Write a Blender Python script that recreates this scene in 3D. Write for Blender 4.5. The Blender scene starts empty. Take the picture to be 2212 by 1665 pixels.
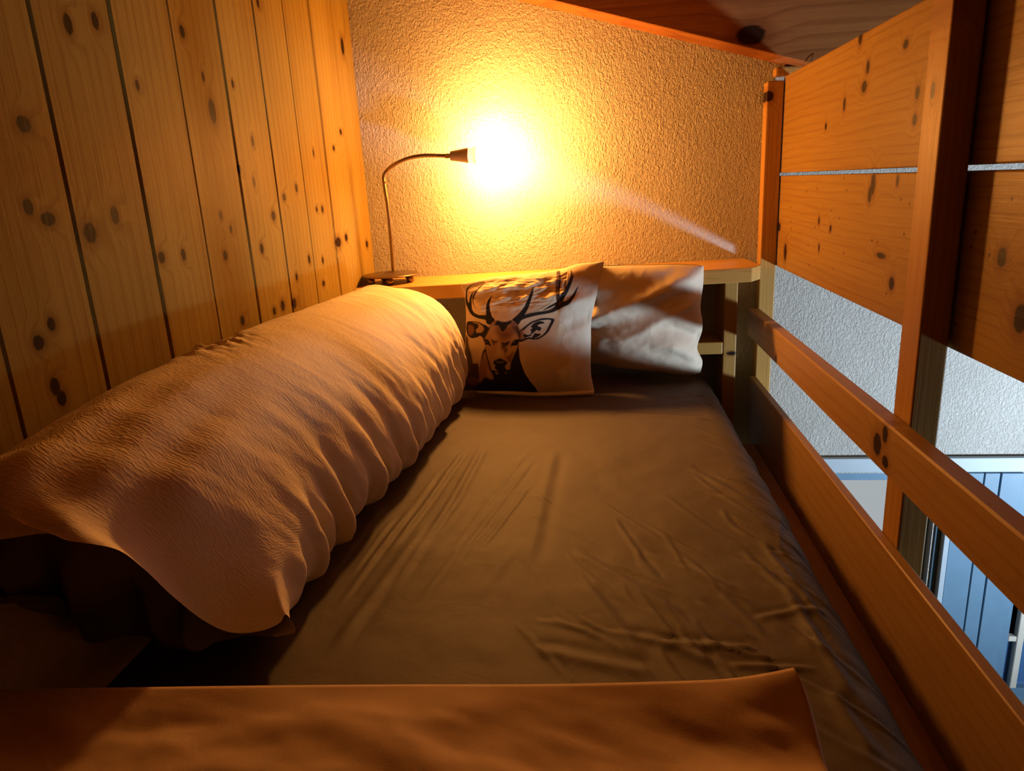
import bpy, bmesh, math, random
import numpy as np
from mathutils import Matrix, Vector, noise as mnoise

# ------------------------------------------------------------------ camera
C = bpy.context.scene.collection
S = bpy.context.scene
F = 1550.0
# rows: world X (right along the back wall), Y (towards the back wall), Z (up); columns: picture right, picture down, view axis
R = np.array([[0.992379, -0.01854666, -0.12181928],
              [0.1121955, -0.27278303, 0.95551117],
              [-0.05095177, -0.96189679, -0.2686233]])
cd = bpy.data.cameras.new('camera'); cam = bpy.data.objects.new('camera', cd); C.objects.link(cam)
cam.matrix_world = Matrix([[R[i, 0], -R[i, 1], -R[i, 2], 0] for i in range(3)] + [[0, 0, 0, 1]])
cd.sensor_width = 36; cd.lens = 36 * F / 2212; cd.clip_start = 0.02; cd.clip_end = 50
S.camera = cam
# ------------------------------------------------------------------ sky, daylight, exposure
w = bpy.data.worlds.new('sky'); S.world = w; w.use_nodes = True
bg = w.node_tree.nodes['Background']; bg.inputs[0].default_value = (0.93, 0.97, 1.0, 1); bg.inputs[1].default_value = 0.5
S.view_settings.view_transform = 'Standard'; S.view_settings.look = 'None'
S.view_settings.gamma = 1; S.view_settings.use_curve_mapping = False
S.view_settings.exposure = 0.0
LAMP_STRENGTH = 600.0
LAMP_COLOR = (1.0, 0.395, 0.078)
def area(name, loc, target, sx, sy, power, col, spread=180):
    l = bpy.data.lights.new(name, 'AREA'); l.shape = 'RECTANGLE'; l.size = sx; l.size_y = sy; l.energy = power; l.color = col; l.spread = math.radians(spread)
    o = bpy.data.objects.new(name, l); C.objects.link(o); o.location = loc
    d = Vector(target) - Vector(loc); o.rotation_euler = d.to_track_quat('-Z', 'Z').to_euler(); return o
area('window_daylight', (2.34, 0.92, -1.22), (1.25, 2.3, -0.55), 0.30, 0.20, 33, (0.66, 0.83, 1.0), 105)

# ------------------------------------------------------------------ helpers
def ray(px, py): return R @ np.array([px - 1106.0, py - 832.5, F])
def at(px, py, ax, val):                 # the point of a plane X/Y/Z = val that a pixel of the photograph sees
    r = ray(px, py); return r * (val / r[ax])
def link(name, me, m=None, parent=None):
    o = bpy.data.objects.new(name, me); C.objects.link(o)
    if m is not None:
        me.materials.clear()
        for x in (m if isinstance(m, (list, tuple)) else [m]): me.materials.append(x)
    if parent is not None: o.parent = parent
    return o
def tag(o, label=None, cat=None, group=None, kind=None):
    if label: o['label'] = label
    if cat: o['category'] = cat
    if group: o['group'] = group
    if kind: o['kind'] = kind
    return o
def empty(name, loc=(0, 0, 0)):
    o = bpy.data.objects.new(name, None); C.objects.link(o); o.location = loc; o.empty_display_size = 0.05; return o
def child_of(o, p):                     # parent without moving it
    o.parent = p; o.matrix_parent_inverse = Matrix.Translation(-Vector(p.location)); return o
def mesh(name, V, Fc, smooth=False):
    me = bpy.data.meshes.new(name); me.from_pydata([tuple(map(float, v)) for v in V], [], [tuple(f) for f in Fc]); me.update()
    if smooth: me.polygons.foreach_set('use_smooth', [True] * len(me.polygons))
    return me
def fixn(me):
    bm = bmesh.new(); bm.from_mesh(me); bmesh.ops.recalc_face_normals(bm, faces=bm.faces); bm.to_mesh(me); bm.free(); return me
def box_me(name, x0, x1, y0, y1, z0, z1, bev=0.0, seg=2):
    bm = bmesh.new()
    v = [bm.verts.new((x, y, z)) for x in (x0, x1) for y in (y0, y1) for z in (z0, z1)]
    for f in ((0, 1, 3, 2), (4, 6, 7, 5), (0, 4, 5, 1), (2, 3, 7, 6), (0, 2, 6, 4), (1, 5, 7, 3)): bm.faces.new([v[i] for i in f])
    bmesh.ops.recalc_face_normals(bm, faces=bm.faces)
    if bev: bmesh.ops.bevel(bm, geom=list(bm.edges), offset=bev, segments=seg, profile=0.5, affect='EDGES')
    me = bpy.data.meshes.new(name); bm.to_mesh(me); bm.free(); return me
def boxes_me(name, L):
    V, Fc = [], []
    for (x0, x1, y0, y1, z0, z1) in L:
        b = len(V); V += [(x, y, z) for x in (x0, x1) for y in (y0, y1) for z in (z0, z1)]
        Fc += [tuple(b + i for i in f) for f in ((0, 1, 3, 2), (4, 6, 7, 5), (0, 4, 5, 1), (2, 3, 7, 6), (0, 2, 6, 4), (1, 5, 7, 3))]
    return fixn(mesh(name, V, Fc))
def prism_me(name, poly, ax, lo, hi, bev=0.0, seg=1):   # poly in the two other axes, extruded along ax
    oth = [i for i in range(3) if i != ax]; V = []
    for h in (lo, hi):
        for p in poly:
            q = [0, 0, 0]; q[ax] = h; q[oth[0]] = p[0]; q[oth[1]] = p[1]; V.append(q)
    n = len(poly); Fc = [tuple(range(n)), tuple(range(2 * n - 1, n - 1, -1))] + [(i, (i + 1) % n, n + (i + 1) % n, n + i) for i in range(n)]
    me = fixn(mesh(name, V, Fc))
    if bev:
        bm = bmesh.new(); bm.from_mesh(me); bmesh.ops.bevel(bm, geom=list(bm.edges), offset=bev, segments=seg, profile=0.5, affect='EDGES'); bm.to_mesh(me); bm.free()
    return me
def lathe_me(name, prof, n=32, axis=Vector((0, 0, 1)), org=Vector((0, 0, 0))):   # prof = [(radius, height)]
    q = Vector((0, 0, 1)).rotation_difference(Vector(axis)); V, Fc = [], []
    for r, h in prof:
        for k in range(n):
            a = 2 * math.pi * k / n; V.append(Vector(org) + q @ Vector((r * math.cos(a), r * math.sin(a), h)))
    for i in range(len(prof) - 1):
        for k in range(n): Fc.append((i * n + k, i * n + (k + 1) % n, (i + 1) * n + (k + 1) % n, (i + 1) * n + k))
    Fc.append(tuple(range(n - 1, -1, -1))); Fc.append(tuple((len(prof) - 1) * n + k for k in range(n)))
    me = fixn(mesh(name, V, Fc, True)); return me
def tube_me(name, pts, rad, n=10):
    pts = [Vector(p) for p in pts]; rad = rad if hasattr(rad, '__len__') else [rad] * len(pts)
    V, Fc = [], []; up = None
    for i, p in enumerate(pts):
        t = (pts[min(i + 1, len(pts) - 1)] - pts[max(i - 1, 0)]).normalized()
        if up is None: up = t.orthogonal().normalized()
        up = (up - t * up.dot(t)).normalized(); s = t.cross(up)
        for k in range(n):
            a = 2 * math.pi * k / n; V.append(p + rad[i] * (math.cos(a) * up + math.sin(a) * s))
    for i in range(len(pts) - 1):
        for k in range(n): Fc.append((i * n + k, i * n + (k + 1) % n, (i + 1) * n + (k + 1) % n, (i + 1) * n + k))
    Fc.append(tuple(range(n - 1, -1, -1))); Fc.append(tuple((len(pts) - 1) * n + k for k in range(n)))
    return fixn(mesh(name, V, Fc, True))
def grid_me(name, P, uv=None, smooth=True, flip=False):       # P: (n, m, 3) array
    n, m = P.shape[:2]; idx = np.arange(n * m).reshape(n, m)
    a, b, c, d = idx[:-1, :-1].ravel(), idx[1:, :-1].ravel(), idx[1:, 1:].ravel(), idx[:-1, 1:].ravel()
    Q = np.stack([a, d, c, b] if flip else [a, b, c, d], 1)
    me = bpy.data.meshes.new(name); me.vertices.add(n * m); me.vertices.foreach_set('co', P.reshape(-1).astype(np.float32))
    me.loops.add(Q.size); me.loops.foreach_set('vertex_index', Q.ravel().astype(np.int32))
    me.polygons.add(len(Q)); me.polygons.foreach_set('loop_start', np.arange(0, Q.size, 4, dtype=np.int32)); me.polygons.foreach_set('loop_total', np.full(len(Q), 4, np.int32))
    me.update(calc_edges=True); me.validate()
    if smooth: me.polygons.foreach_set('use_smooth', [True] * len(me.polygons))
    if uv is not None:
        ul = me.uv_layers.new(name='UVMap'); li = np.zeros(len(me.loops), np.int32); me.loops.foreach_get('vertex_index', li)
        ul.data.foreach_set('uv', uv.reshape(-1, 2)[li].ravel().astype(np.float32))
    return me
def interp(x, T): return np.interp(x, [t[0] for t in T], [t[1] for t in T])
def smooth_curve(P, n):                    # Catmull-Rom through points, n samples evenly spread by arc length
    P = np.array(P, float); Q = np.vstack([2 * P[0] - P[1], P, 2 * P[-1] - P[-2]]); out = []
    for i in range(1, len(Q) - 2):
        for t in np.linspace(0, 1, 24, endpoint=False):
            a, b, c, d = Q[i - 1], Q[i], Q[i + 1], Q[i + 2]
            out.append(0.5 * ((2 * b) + (c - a) * t + (2 * a - 5 * b + 4 * c - d) * t * t + (3 * b - a - 3 * c + d) * t ** 3))
    out.append(P[-1]); out = np.array(out); s = np.r_[0, np.cumsum(np.linalg.norm(np.diff(out, axis=0), axis=1))]
    return np.stack([np.interp(np.linspace(0, s[-1], n), s, out[:, k]) for k in range(P.shape[1])], 1)
def fbm(x, y, z=0.0, o=3):
    r = np.zeros(x.shape); f = x.ravel(), y.ravel(); out = r.ravel()
    for i in range(out.size): out[i] = mnoise.fractal((float(f[0][i]), float(f[1][i]), z), 1.0, 2.0, o)
    return out.reshape(x.shape)

# ------------------------------------------------------------------ materials
class NT:
    def __init__(s, name):
        s.m = bpy.data.materials.new(name); s.m.use_nodes = True; s.t = s.m.node_tree; s.b = s.t.nodes['Principled BSDF']
    def n(s, typ, **k):
        nd = s.t.nodes.new('ShaderNode' + typ)
        for a, b in k.items():
            if a.startswith('_'):
                key = a[1:]; key = int(key) if key.isdigit() else key.replace('_', ' ')
                if hasattr(b, 'is_linked') or hasattr(b, 'links'): s.t.links.new(b, nd.inputs[key])
                else: nd.inputs[key].default_value = b
            else: setattr(nd, a, b)
        return nd
    def math(s, op, a, b=0.5, c=0.5, clamp=False): return s.n('Math', operation=op, use_clamp=clamp, _0=a, _1=b, _2=c).outputs[0]
    def vec(s, op, a, b=(0, 0, 0)): return s.n('VectorMath', operation=op, _0=a, _1=b)
    def mix(s, fac, a, b):
        nd = s.t.nodes.new('ShaderNodeMix'); nd.data_type = 'RGBA'
        for i, v in ((0, fac), (6, a), (7, b)):
            if hasattr(v, 'links'): s.t.links.new(v, nd.inputs[i])
            else: nd.inputs[i].default_value = v if i == 0 else (*v[:3], 1)
        return nd.outputs[2]
    def rng(s, v, a, b, c=0.0, d=1.0, smooth=True):
        nd = s.n('MapRange', _0=v, _1=a, _2=b, _3=c, _4=d)
        if smooth: nd.interpolation_type = 'SMOOTHSTEP'
        return nd.outputs[0]
    def set(s, **k):
        for a, v in k.items():
            key = a.replace('_', ' ')
            if hasattr(v, 'links'): s.t.links.new(v, s.b.inputs[key])
            else: s.b.inputs[key].default_value = (*v, 1) if isinstance(v, tuple) and len(v) == 3 else v
        return s
    def bump(s, h, strength, dist, normal=None):
        nd = s.n('Bump', _Strength=strength, _Distance=dist, _Height=h)
        if normal is not None: s.t.links.new(normal, nd.inputs['Normal'])
        return nd.outputs[0]
def wood(name, axis, light, dark, across, knots=(), rough=0.36, ringscale=14, worm=False, spec=0.12, coat=0.03):
    # axis: direction of the grain; across: axis over which the rings lie; knots: ((point), (radii)) in world metres
    t = NT(name); pos = t.n('NewGeometry').outputs['Position']; oi = t.n('ObjectInfo')
    rnd = oi.outputs['Random']; off = t.n('CombineXYZ', _0=t.math('MULTIPLY', rnd, 7.3), _1=t.math('MULTIPLY', rnd, 3.1), _2=t.math('MULTIPLY', rnd, 5.7)).outputs[0]
    kd = None
    for (p, r) in knots:
        d = t.vec('LENGTH', t.vec('DIVIDE', t.vec('SUBTRACT', pos, p).outputs[0], r).outputs[0]).outputs['Value']
        kd = d if kd is None else t.math('MINIMUM', kd, d)
    p0 = t.vec('ADD', pos, off).outputs[0]
    sc = [1.0, 1.0, 1.0]; sc[axis] = 0.07
    p1 = t.vec('MULTIPLY', p0, tuple(sc)).outputs[0]
    if kd is not None:                                # the grain swerves round the knots
        bend = t.math('MULTIPLY', t.rng(kd, 0.4, 4.5, 1.0, 0.0), 0.03)
        ba = [0, 0, 0]; ba[across] = 1
        bv = t.n('CombineXYZ', _0=t.math('MULTIPLY', bend, ba[0]), _1=t.math('MULTIPLY', bend, ba[1]), _2=t.math('MULTIPLY', bend, ba[2])).outputs[0]
        p1 = t.vec('ADD', p1, bv).outputs[0]
    wv = t.n('TexWave', wave_type='BANDS', bands_direction='XYZ'[across], wave_profile='SAW', _Vector=p1, _Scale=ringscale, _Distortion=5.0, _Detail=2.0, _Detail_Scale=1.6, _Detail_Roughness=0.5)
    ring = t.rng(wv.outputs['Fac'], 0.55, 1.0)
    sc2 = [220.0] * 3; sc2[axis] = 5.0
    fine = t.n('TexNoise', _Vector=t.vec('MULTIPLY', p0, tuple(sc2)).outputs[0], _Scale=1.0, _Detail=2.0).outputs['Fac']
    sc3 = [9.0] * 3; sc3[axis] = 0.9
    broad = t.n('TexNoise', _Vector=t.vec('MULTIPLY', p0, tuple(sc3)).outputs[0], _Scale=1.0, _Detail=2.0).outputs['Fac']
    fac = t.math('ADD', t.math('MULTIPLY', ring, 0.42), t.math('MULTIPLY', t.rng(fine, 0.35, 0.75), 0.22))
    fac = t.math('ADD', fac, t.math('MULTIPLY', t.rng(broad, 0.35, 0.7), 0.38), clamp=True)
    col = t.mix(fac, light, dark)
    tint = t.math('ADD', t.math('MULTIPLY', rnd, 0.22), 0.86)
    hs = t.n('HueSaturation', _Value=tint, _Color=col); col = hs.outputs[0]
    if kd is not None:
        wob = t.math('ADD', kd, t.math('MULTIPLY', t.math('SUBTRACT', fine, 0.5), 0.5))
        col = t.mix(t.math('MULTIPLY', t.rng(wob, 1.0, 2.6, 1.0, 0.0), 0.55), col, (dark[0] * 0.7, dark[1] * 0.55, dark[2] * 0.5))
        col = t.mix(t.rng(wob, 0.85, 1.2, 0.97, 0.0), col, (0.016, 0.006, 0.003))
    if worm:                                          # small dark specks of old insect holes
        vo = t.n('TexVoronoi', feature='F1', _Vector=p0, _Scale=26.0, _Randomness=1.0)
        rr = t.n('SeparateColor', _Color=vo.outputs['Color'])
        col = t.mix(t.math('MULTIPLY', t.rng(vo.outputs['Distance'], 0.06, 0.11, 1.0, 0.0), t.rng(rr.outputs[0], 0.72, 0.75)), col, (0.07, 0.025, 0.012))
    t.set(Base_Color=col, Roughness=t.math('ADD', t.math('MULTIPLY', fine, 0.14), rough - 0.06), Coat_Weight=coat, Coat_Roughness=0.3, Specular_IOR_Level=spec,
          Normal=t.bump(t.math('SUBTRACT', fine, t.math('MULTIPLY', ring, 0.5)), 0.22, 0.0012))
    return t.m
def plaster(name):
    t = NT(name); pos = t.n('NewGeometry').outputs['Position']
    a = t.n('TexNoise', _Vector=pos, _Scale=125.0, _Detail=3.5, _Roughness=0.6, _Distortion=0.6).outputs['Fac']
    b = t.n('TexNoise', _Vector=t.vec('MULTIPLY', pos, (190, 1, 75)).outputs[0], _Scale=1.0, _Detail=2.0, _Distortion=0.8).outputs['Fac']
    c = t.n('TexNoise', _Vector=pos, _Scale=6.0, _Detail=3.0).outputs['Fac']
    h = t.math('ADD', t.rng(a, 0.38, 0.66), t.math('MULTIPLY', t.rng(b, 0.4, 0.65), 0.55))
    h = t.math('ADD', h, t.math('MULTIPLY', c, 1.2))
    col = t.mix(t.rng(c, 0.3, 0.7), (0.42, 0.40, 0.365), (0.38, 0.36, 0.325))
    t.set(Base_Color=col, Roughness=0.75, Normal=t.bump(h, 0.55, 0.0034)); return t.m
def cloth(name, col, col2, dash=None, rough=0.85, sheen=0.0, wr=0.3, wrd=0.004, wrs=26, attr=None):
    t = NT(name); pos = t.n('NewGeometry').outputs['Position']
    big = t.n('TexNoise', _Vector=pos, _Scale=wrs, _Detail=4.0, _Roughness=0.55, _Distortion=0.5).outputs['Fac']
    wea = t.n('TexNoise', _Vector=pos, _Scale=700.0, _Detail=1.0).outputs['Fac']
    base = t.mix(t.n('TexNoise', _Vector=pos, _Scale=5.0, _Detail=3.0).outputs['Fac'], col, col2)
    if attr: base = t.mix(1.0, base, t.n('Attribute', attribute_name=attr).outputs['Color'])
    nrm = t.bump(big, wr, wrd)
    if dash:
        uv = t.n('UVMap').outputs['UV']
        d = t.n('TexNoise', _Vector=t.vec('MULTIPLY', uv, (*dash, 1)).outputs[0], _Scale=1.0, _Detail=1.0, _Distortion=0.2).outputs['Fac']
        nrm = t.bump(t.rng(d, 0.4, 0.68), 0.26, 0.0018, nrm)
    nrm = t.bump(wea, 0.25, 0.0006, nrm)
    t.set(Base_Color=base, Roughness=rough, Sheen_Weight=sheen, Sheen_Roughness=0.5, Normal=nrm); return t.m
def plain(name, col, rough=0.5, metal=0.0, nz=0.15, scale=60):
    t = NT(name); pos = t.n('NewGeometry').outputs['Position']
    f = t.n('TexNoise', _Vector=pos, _Scale=scale, _Detail=3.0).outputs['Fac']
    t.set(Base_Color=t.mix(f, tuple(c * (1 - nz) for c in col), tuple(min(1, c * (1 + nz)) for c in col)), Roughness=t.math('ADD', t.math('MULTIPLY', f, 0.15), rough - 0.07), Metallic=metal, Normal=t.bump(f, 0.1, 0.001)); return t.m
def emit(name, col, st):
    t = NT(name); t.set(Base_Color=(0.9, 0.85, 0.75), Emission_Color=col, Emission_Strength=st, Roughness=0.4); return t.m
def glass(name):
    t = NT(name); g = t.n('BsdfGlossy', _Roughness=0.05); tr = t.n('BsdfTransparent', _Color=(0.94, 0.96, 0.97, 1)); fr = t.n('Fresnel', _IOR=1.45)
    mx = t.n('MixShader', _0=fr.outputs[0]); t.t.links.new(tr.outputs[0], mx.inputs[1]); t.t.links.new(g.outputs[0], mx.inputs[2])
    t.t.links.new(mx.outputs[0], t.t.nodes['Material Output'].inputs['Surface']); return t.m

XL, YB = -0.724, 2.30                      # left wall face, back wall face
PW, PY0 = 0.16859, 0.95085                 # plank pitch, one seam
ZF = -2.25                                 # floor of the room below the loft
XR, YF = 2.40, -1.40                       # right and front walls
ceil_z = lambda x: 0.70 - 0.297 * (x - 0.0) + 0.0   # top boards' underside (slopes down to the right)
soff_z = lambda x: 0.449 - 0.297 * x       # underside of the rafter

KN = [((195, 503), (.020, .019)), ((248, 465), (.013, .018)), ((62, 447), (.012, .014)), ((105, 473), (.018, .012)), ((347, 556), (.014, .013)), ((395, 550), (.010, .014)),
      ((488, 552), (.011, .013)), ((460, 240), (.017, .030)), ((52, 268), (.017, .014)), ((565, 537), (.012, .015)), ((590, 466), (.015, .014)), ((517, 365), (.008, .011)), ((545, 305), (.008, .014)), ((548, 393), (.007, .013)),
      ((640, 406), (.010, .013)), ((613, 426), (.012, .011)), ((610, 660), (.014, .016)), ((592, 672), (.010, .011)), ((635, 655), (.016, .016)), ((730, 523), (.030, .018)), ((747, 513), (.016, .014)), ((668, 560), (.010, .014)), ((698, 562), (.008, .011)),
      ((700, 612), (.012, .010)), ((697, 452), (.010, .012)), ((685, 452), (.009, .009)), ((478, 465), (.007, .011)), ((500, 495), (.007, .010)), ((85, 740), (.013, .013)), ((112, 700), (.010, .013)), ((205, 45), (.011, .016)), ((147, 52), (.012, .018)),
      ((395, 68), (.012, .014)), ((295, 184), (.008, .011)), ((440, 166), (.007, .012)), ((502, 181), (.007, .010)), ((735, 285), (.012, .010)), ((740, 100), (.018, .030)), ((678, 330), (.006, .012)), ((556, 5), (.01, .014)), ((640, 598), (.008, .012)), ((525, 692), (.012, .013)), ((120, 835), (.012, .016)), ((135, 860), (.012, .014)), ((720, 320), (.012, .009)), ((793, 527), (.016, .014))]
wallknots = [(tuple(at(p[0], p[1], 0, XL)), (1.0, r[0] * .68, r[1] * .74)) for p, r in KN]
BN = [((1868, 187), (.020, .014)), ((1825, 225), (.010, .018)), ((1876, 145), (.012, .016)), ((1860, 82), (.014, .017)), ((1958, 95), (.014, .010)), ((1887, 398), (.016, .026)), ((1880, 420), (.013, .02)), ((1940, 390), (.008, .012)), ((1904, 552), (.030, .007)), ((1927, 612), (.016, .016)),
      ((1697, 545), (.020, .030)), ((1684, 490), (.020, .016)), ((2166, 556), (.016, .018)), ((2206, 688), (.02, .025)), ((1785, 273), (.010, .010)), ((1770, 477), (.009, .012)), ((1795, 493), (.010, .010)), ((1770, 535), (.008, .012)), ((1983, 200), (.012, .013)), ((1977, 258), (.012, .012))]
boardknots = [(tuple(at(p[0], p[1], 0, 0.535)), (1.0, r[0] * .7, r[1] * .75)) for p, r in BN]
RN = [((1895, 960), (.016, .018)), ((1912, 938), (.010, .014)), ((1912, 998), (.012, .010)), ((1676, 776), (.008, .012))]
railknots = [(tuple(at(p[0], p[1], 0, 0.453)), (1.0, r[0], r[1])) for p, r in RN]
PINE_L, PINE_D = (0.26, 0.182, 0.040), (0.165, 0.094, 0.017)
M = dict(
    wall=wood('pine_wall_planks', 2, PINE_L, PINE_D, 1, wallknots, rough=0.52, spec=0.04, ringscale=13, coat=0.0),
    board=wood('pine_partition_boards', 1, (0.30, 0.185, 0.048), (0.20, 0.098, 0.020), 2, boardknots, rough=0.42, ringscale=17, worm=True, spec=0.10),
    rail=wood('pine_rails', 1, (0.32, 0.195, 0.075), (0.23, 0.12, 0.038), 2, railknots, rough=0.42, ringscale=13),
    post=wood('pine_posts', 2, (0.42, 0.235, 0.064), (0.31, 0.15, 0.036), 0, [((0.485, 1.175, 0.10), (1, .006, .012)), ((0.39, 2.14, -0.515), (.014, 1, .006)), ((0.49, 2.255, 0.205), (.013, 1, .014))], rough=0.42, ringscale=30),
    shelf=wood('pine_shelf', 0, (0.44, 0.255, 0.07), (0.33, 0.17, 0.04), 1, [], rough=0.38, ringscale=14),
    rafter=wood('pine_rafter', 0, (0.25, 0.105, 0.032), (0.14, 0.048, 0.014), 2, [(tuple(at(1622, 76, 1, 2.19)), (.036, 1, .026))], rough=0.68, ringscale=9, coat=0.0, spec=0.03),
    floor=wood('floor_boards', 1, (0.5, 0.33, 0.18), (0.33, 0.2, 0.1), 0, [], rough=0.5),
    plaster=plaster('rough_plaster'),
    duvet=cloth('cream_seersucker', (0.74, 0.64, 0.47), (0.78, 0.68, 0.51), dash=(105, 260), wr=0.25, wrd=0.006, wrs=20),
    seam=plain('cream_piping', (0.78, 0.72, 0.62), 0.8),
    lining=cloth('dark_taupe_lining', (0.12, 0.09, 0.072), (0.09, 0.068, 0.056), wr=0.4, wrd=0.006, wrs=14),
    sheet=cloth('taupe_sheet', (0.074, 0.057, 0.040), (0.062, 0.047, 0.033), wr=0.4, wrd=0.006, wrs=11, rough=0.7),
    fold=cloth('cream_blanket', (0.54, 0.39, 0.25), (0.57, 0.42, 0.28), wr=0.25, wrd=0.008, wrs=7),
    print=cloth('printed_cotton', (1, 1, 1), (1, 1, 1), wr=0.2, wrd=0.006, wrs=16, attr='print'),
    pillow=cloth('cream_cotton', (0.60, 0.51, 0.39), (0.63, 0.54, 0.42), wr=0.10, wrd=0.006, wrs=14),
    brass=plain('aged_brass', (0.27, 0.19, 0.105), 0.36, 1.0, 0.2, 90),
    nickel=plain('brushed_metal', (0.34, 0.27, 0.19), 0.42, 0.85, 0.15, 120),
    steel=plain('dark_screw', (0.12, 0.10, 0.08), 0.4, 0.9),
    bulb=emit('bulb_glow', LAMP_COLOR, LAMP_STRENGTH),
    neck=emit('bulb_neck_glow', (1.0, 0.72, 0.30), 1.3),
    paint=plain('white_paint', (0.36, 0.42, 0.47), 0.5, 0.0, 0.05, 20),
    bluepaint=plain('pale_blue_paint', (0.10, 0.19, 0.28), 0.5, 0.0, 0.08, 20),
    cream=plain('cream_bars', (0.55, 0.50, 0.42), 0.5, 0.0, 0.06, 20),
    darkblue=plain('blue_pane', (0.05, 0.12, 0.26), 0.15, 0.0, 0.1, 8),
    glass=glass('window_glass'),
    backing=plain('dark_backing', (0.05, 0.03, 0.02), 0.9),
)

# ------------------------------------------------------------------ room shell
def roofpoly(x0, x1, z0): return [(x0, z0), (x1, z0), (x1, ceil_z(x1)), (x0, ceil_z(x0))]
wl = link('wall_left', box_me('wall_left', XL - 0.14, XL - 0.018, YF, YB, ZF, ceil_z(XL) - 0.002), M['backing']); tag(wl, kind='structure')
pl = PW / 2 - 0.0008; ch = 0.0035
prof = [(-pl, -0.017), (pl, -0.017), (pl, -ch), (pl - ch, 0), (-pl + ch, 0), (-pl, -ch)]
for k in range(-14, 8):
    yc = PY0 + (k + 0.5) * PW
    dx = 0.0012 * math.sin(k * 2.3); tl = 0.010 * math.sin(k * 4.1 + 0.6)     # each plank sits a little proud or turned
    V = [(XL + dx + p[1] + p[0] * tl, yc + p[0], z) for z in (ZF, ceil_z(XL) - 0.002) for p in prof]
    n = 6; Fc = [tuple(range(n)), tuple(range(2 * n - 1, n - 1, -1))] + [(i, (i + 1) % n, n + (i + 1) % n, n + i) for i in range(n)]
    link('plank', fixn(mesh('plank', V, Fc)), M['wall'], wl)
# back wall: plaster above, with openings for the two windows of the lower room
ZL = -0.905
W1 = (0.56, 1.085, -1.85, -0.968); W2 = (1.335, 1.95, -1.85, -0.99)
xs = [XL - 0.14, W1[0], W1[1], W2[0], W2[1], XR + 0.15]
bm_polys = []
wbV = []
me = boxes_me('wall_back', [(xs[0], xs[1], YB, YB + 0.2, ZF, ZL), (xs[1], xs[2], YB, YB + 0.2, ZF, W1[2]), (xs[1], xs[2], YB, YB + 0.2, W1[3], ZL), (xs[2], xs[3], YB, YB + 0.2, ZF, ZL),
                            (xs[3], xs[4], YB, YB + 0.2, ZF, W2[2]), (xs[3], xs[4], YB, YB + 0.2, W2[3], ZL), (xs[4], xs[5], YB, YB + 0.2, ZF, ZL)])
up = prism_me('up', roofpoly(XL - 0.14, XR + 0.15, ZL), 1, YB, YB + 0.2)
bm = bmesh.new(); bm.from_mesh(me); bm.from_mesh(up); bm.to_mesh(me); bm.free()
wb = link('wall_back', me, M['plaster']); tag(wb, kind='structure')
W3 = (0.60, 1.25, -1.48, -0.98)           # window of the lower room, right of the bed
zr = ceil_z(XR) - 0.002
wf = link('wall_front', prism_me('wall_front', roofpoly(XL - 0.14, XR + 0.15, ZF), 1, YF - 0.15, YF), M['backing']); tag(wf, kind='structure')
wr = link('wall_right', boxes_me('wall_right', [(XR, XR + 0.15, YF, W3[0], ZF, zr), (XR, XR + 0.15, W3[1], YB, ZF, zr), (XR, XR + 0.15, W3[0], W3[1], ZF, W3[2]), (XR, XR + 0.15, W3[0], W3[1], W3[3], zr)]), M['plaster']); tag(wr, kind='structure')
fl = link('floor', box_me('floor', XL - 0.14, XR + 0.15, YF - 0.15, YB + 0.2, ZF - 0.1, ZF), M['floor']); tag(fl, kind='structure')
# sloping ceiling: a slab, boards under it, one rafter along the gable wall
ce = link('ceiling', prism_me('ceiling', [(XL - 0.14, ceil_z(XL - 0.14)), (XR + 0.15, ceil_z(XR + 0.15)), (XR + 0.15, ceil_z(XR + 0.15) + 0.1), (XL - 0.14, ceil_z(XL - 0.14) + 0.1)], 1, YF - 0.15, YB + 0.2), M['backing']); tag(ce, kind='structure')
x = XL + 0.002
while x < XR - 0.15:
    x1 = x + 0.145; d = 0.018
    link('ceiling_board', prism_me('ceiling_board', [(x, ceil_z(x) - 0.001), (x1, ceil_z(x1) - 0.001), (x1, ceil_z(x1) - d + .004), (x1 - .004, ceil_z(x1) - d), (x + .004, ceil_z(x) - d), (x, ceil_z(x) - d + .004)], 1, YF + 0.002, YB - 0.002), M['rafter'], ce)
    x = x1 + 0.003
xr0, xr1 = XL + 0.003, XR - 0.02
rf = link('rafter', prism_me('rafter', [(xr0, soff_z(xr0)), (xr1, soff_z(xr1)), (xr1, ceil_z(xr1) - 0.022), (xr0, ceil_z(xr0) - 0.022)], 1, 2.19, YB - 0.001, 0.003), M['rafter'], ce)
wi = link('wire', tube_me('wire', [at(1749, 142, 1, 2.182), at(1753, 129, 1, 2.184), at(1757, 116, 1, 2.189)], 0.0009, 6), M['steel'], ce)
t2 = link('trim_2', box_me('trim_2', 0.508, 0.70, 2.262, YB - 0.001, 0.258, 0.283, 0.006), M['post']); tag(t2, kind='structure')
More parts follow.
